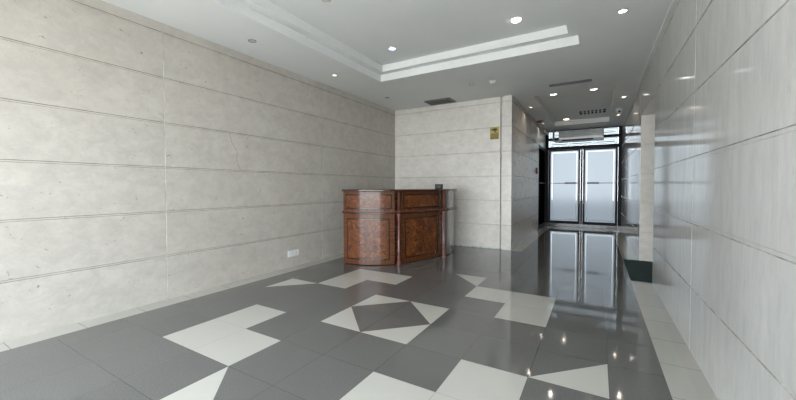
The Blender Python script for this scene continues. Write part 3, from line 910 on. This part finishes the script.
outlet('white double wall socket low on the left stone wall beside the desk', (XL, 1.255, 0.215), 0, 0.29, 0.13)
outlet('white switch plate low on the left corridor wall', (XH, 8.3, 0.33), 0, 0.16, 0.13)

# gold security notice on the far wall
sg = thing('security_sign', 'small gold surveillance notice plate with a black camera symbol on the far wall', 'sign', (-0.045, YB, 2.90))
bm = bmesh.new(); box(bm, -0.115, 0.115, -0.008, -0.001, 0, 0.325, 0.002); obj('plate', bm, M['gold'], sg)
bm = bmesh.new(); box(bm, -0.105, 0.105, -0.0105, -0.0078, 0.012, 0.150); o = obj('text_field', bm, M['gold_dark'], sg); o['label'] = 'tarnished lower field with rows of small lettering'
bm = bmesh.new()
def yz(x, y, z): return (x, -z, y)
prism(bm, [(-0.065, 0.275), (0.035, 0.292), (0.075, 0.262), (0.070, 0.232), (-0.045, 0.232)], 0.0078, 0.0112, yz)
prism(bm, [(-0.02, 0.232), (0.02, 0.232), (0.035, 0.196), (0.055, 0.196), (0.06, 0.180), (0.01, 0.180), (0.005, 0.200)], 0.0078, 0.0112, yz)
prism(bm, [(-0.088, 0.270), (-0.070, 0.272), (-0.052, 0.236), (-0.085, 0.240)], 0.0078, 0.0112, yz)
obj('camera_symbol', bm, M['black'], sg)
bm = bmesh.new()
rnd = random.Random(3)
# two rows of small square characters made of strokes
for row, (zc, hh) in enumerate(((0.115, 0.036), (0.072, 0.030))):
    n = 4 if row == 0 else 6
    w = 0.19 / n
    for k in range(n):
        x0 = -0.095 + k * w + 0.003; x1 = x0 + w - 0.007
        for j in range(3):
            zz = zc - hh / 2 + hh * (j + 0.2) / 3
            box(bm, x0 + rnd.uniform(0, 0.006), x1 - rnd.uniform(0, 0.006), -0.0125, -0.0103, zz, zz + 0.005)
        xm = (x0 + x1) / 2 + rnd.uniform(-0.005, 0.005)
        box(bm, xm - 0.0022, xm + 0.0022, -0.0127, -0.0103, zc - hh / 2, zc + hh / 2)
box(bm, -0.04, 0.05, -0.0125, -0.0103, 0.030, 0.042)
obj('lettering', bm, M['gold'], sg)

# dark green mat in the opening of the right wall
bm = bmesh.new(); box(bm, 2.825, XR + 0.9, OY0 + 0.10, OY1 - 0.02, 0.0015, 0.014, 0.004)
tag(obj('entrance_mat', bm, M['mat']), 'dark green mat lying in the opening of the right wall', 'mat')

# ------------------------------------------------------------------ daylight
w = bpy.data.worlds.new('World'); SC.world = w; w.use_nodes = True
nt = w.node_tree; bg = nt.nodes['Background']
tc = nt.nodes.new('ShaderNodeTexCoord'); sp = nt.nodes.new('ShaderNodeSeparateXYZ'); nt.links.new(tc.outputs['Generated'], sp.inputs[0])
rp = nt.nodes.new('ShaderNodeValToRGB')
for e, (p, c) in zip(rp.color_ramp.elements, ((0.0, (0.92, 0.965, 1.0, 1)), (0.7, (0.74, 0.87, 1.0, 1)))):
    e.position = p; e.color = c
nt.links.new(sp.outputs[2], rp.inputs[0]); nt.links.new(rp.outputs[0], bg.inputs['Color'])
bg.inputs['Strength'].default_value = 3.2
sun = bpy.data.lights.new('sun', 'SUN'); sun.energy = 8; sun.angle = 0.02; sun.color = (1.0, 0.95, 0.88)
so = bpy.data.objects.new('sun', sun); COL.objects.link(so)
so.rotation_euler = Vector((0.55, 0.0, -0.83)).to_track_quat('-Z', 'Y').to_euler()

def portal(x, y, z, sx, sz, rot):
    l = bpy.data.lights.new('window_portal', 'AREA'); l.shape = 'RECTANGLE'; l.size = sx; l.size_y = sz
    l.cycles.is_portal = True
    o = bpy.data.objects.new('window_portal', l); COL.objects.link(o); o.location = (x, y, z); o.rotation_euler = rot
    return o
portal(0, YF - 0.02, 1.78, 6.2, 3.54, (PI / 2, 0, 0))
portal(1.76, YD + 0.16, 2.06, 2.7, 3.9, (-PI / 2, 0, 0))

# ------------------------------------------------------------------ camera
cam = bpy.data.cameras.new('camera'); co = bpy.data.objects.new('camera', cam); COL.objects.link(co)
R = ((0.8620046, 0.50689938, -0.00104437), (-0.01149346, 0.02160483, 0.99970052), (-0.50677014, 0.86173444, -0.02444949))
m = Matrix(((R[0][0], R[1][0], -R[2][0], 2.296), (R[0][1], R[1][1], -R[2][1], -3.6515), (R[0][2], R[1][2], -R[2][2], 1.6415), (0, 0, 0, 1)))
co.matrix_world = m
cam.sensor_width = 36; cam.sensor_fit = 'HORIZONTAL'
cam.lens = 337.98 / 796 * 36
cam.shift_y = -4.54 / 796
cam.clip_start = 0.05
SC.camera = co
vs = SC.view_settings
vs.view_transform = 'Standard'; vs.look = 'None'; vs.gamma = 1; vs.use_curve_mapping = False
vs.exposure = 1.76
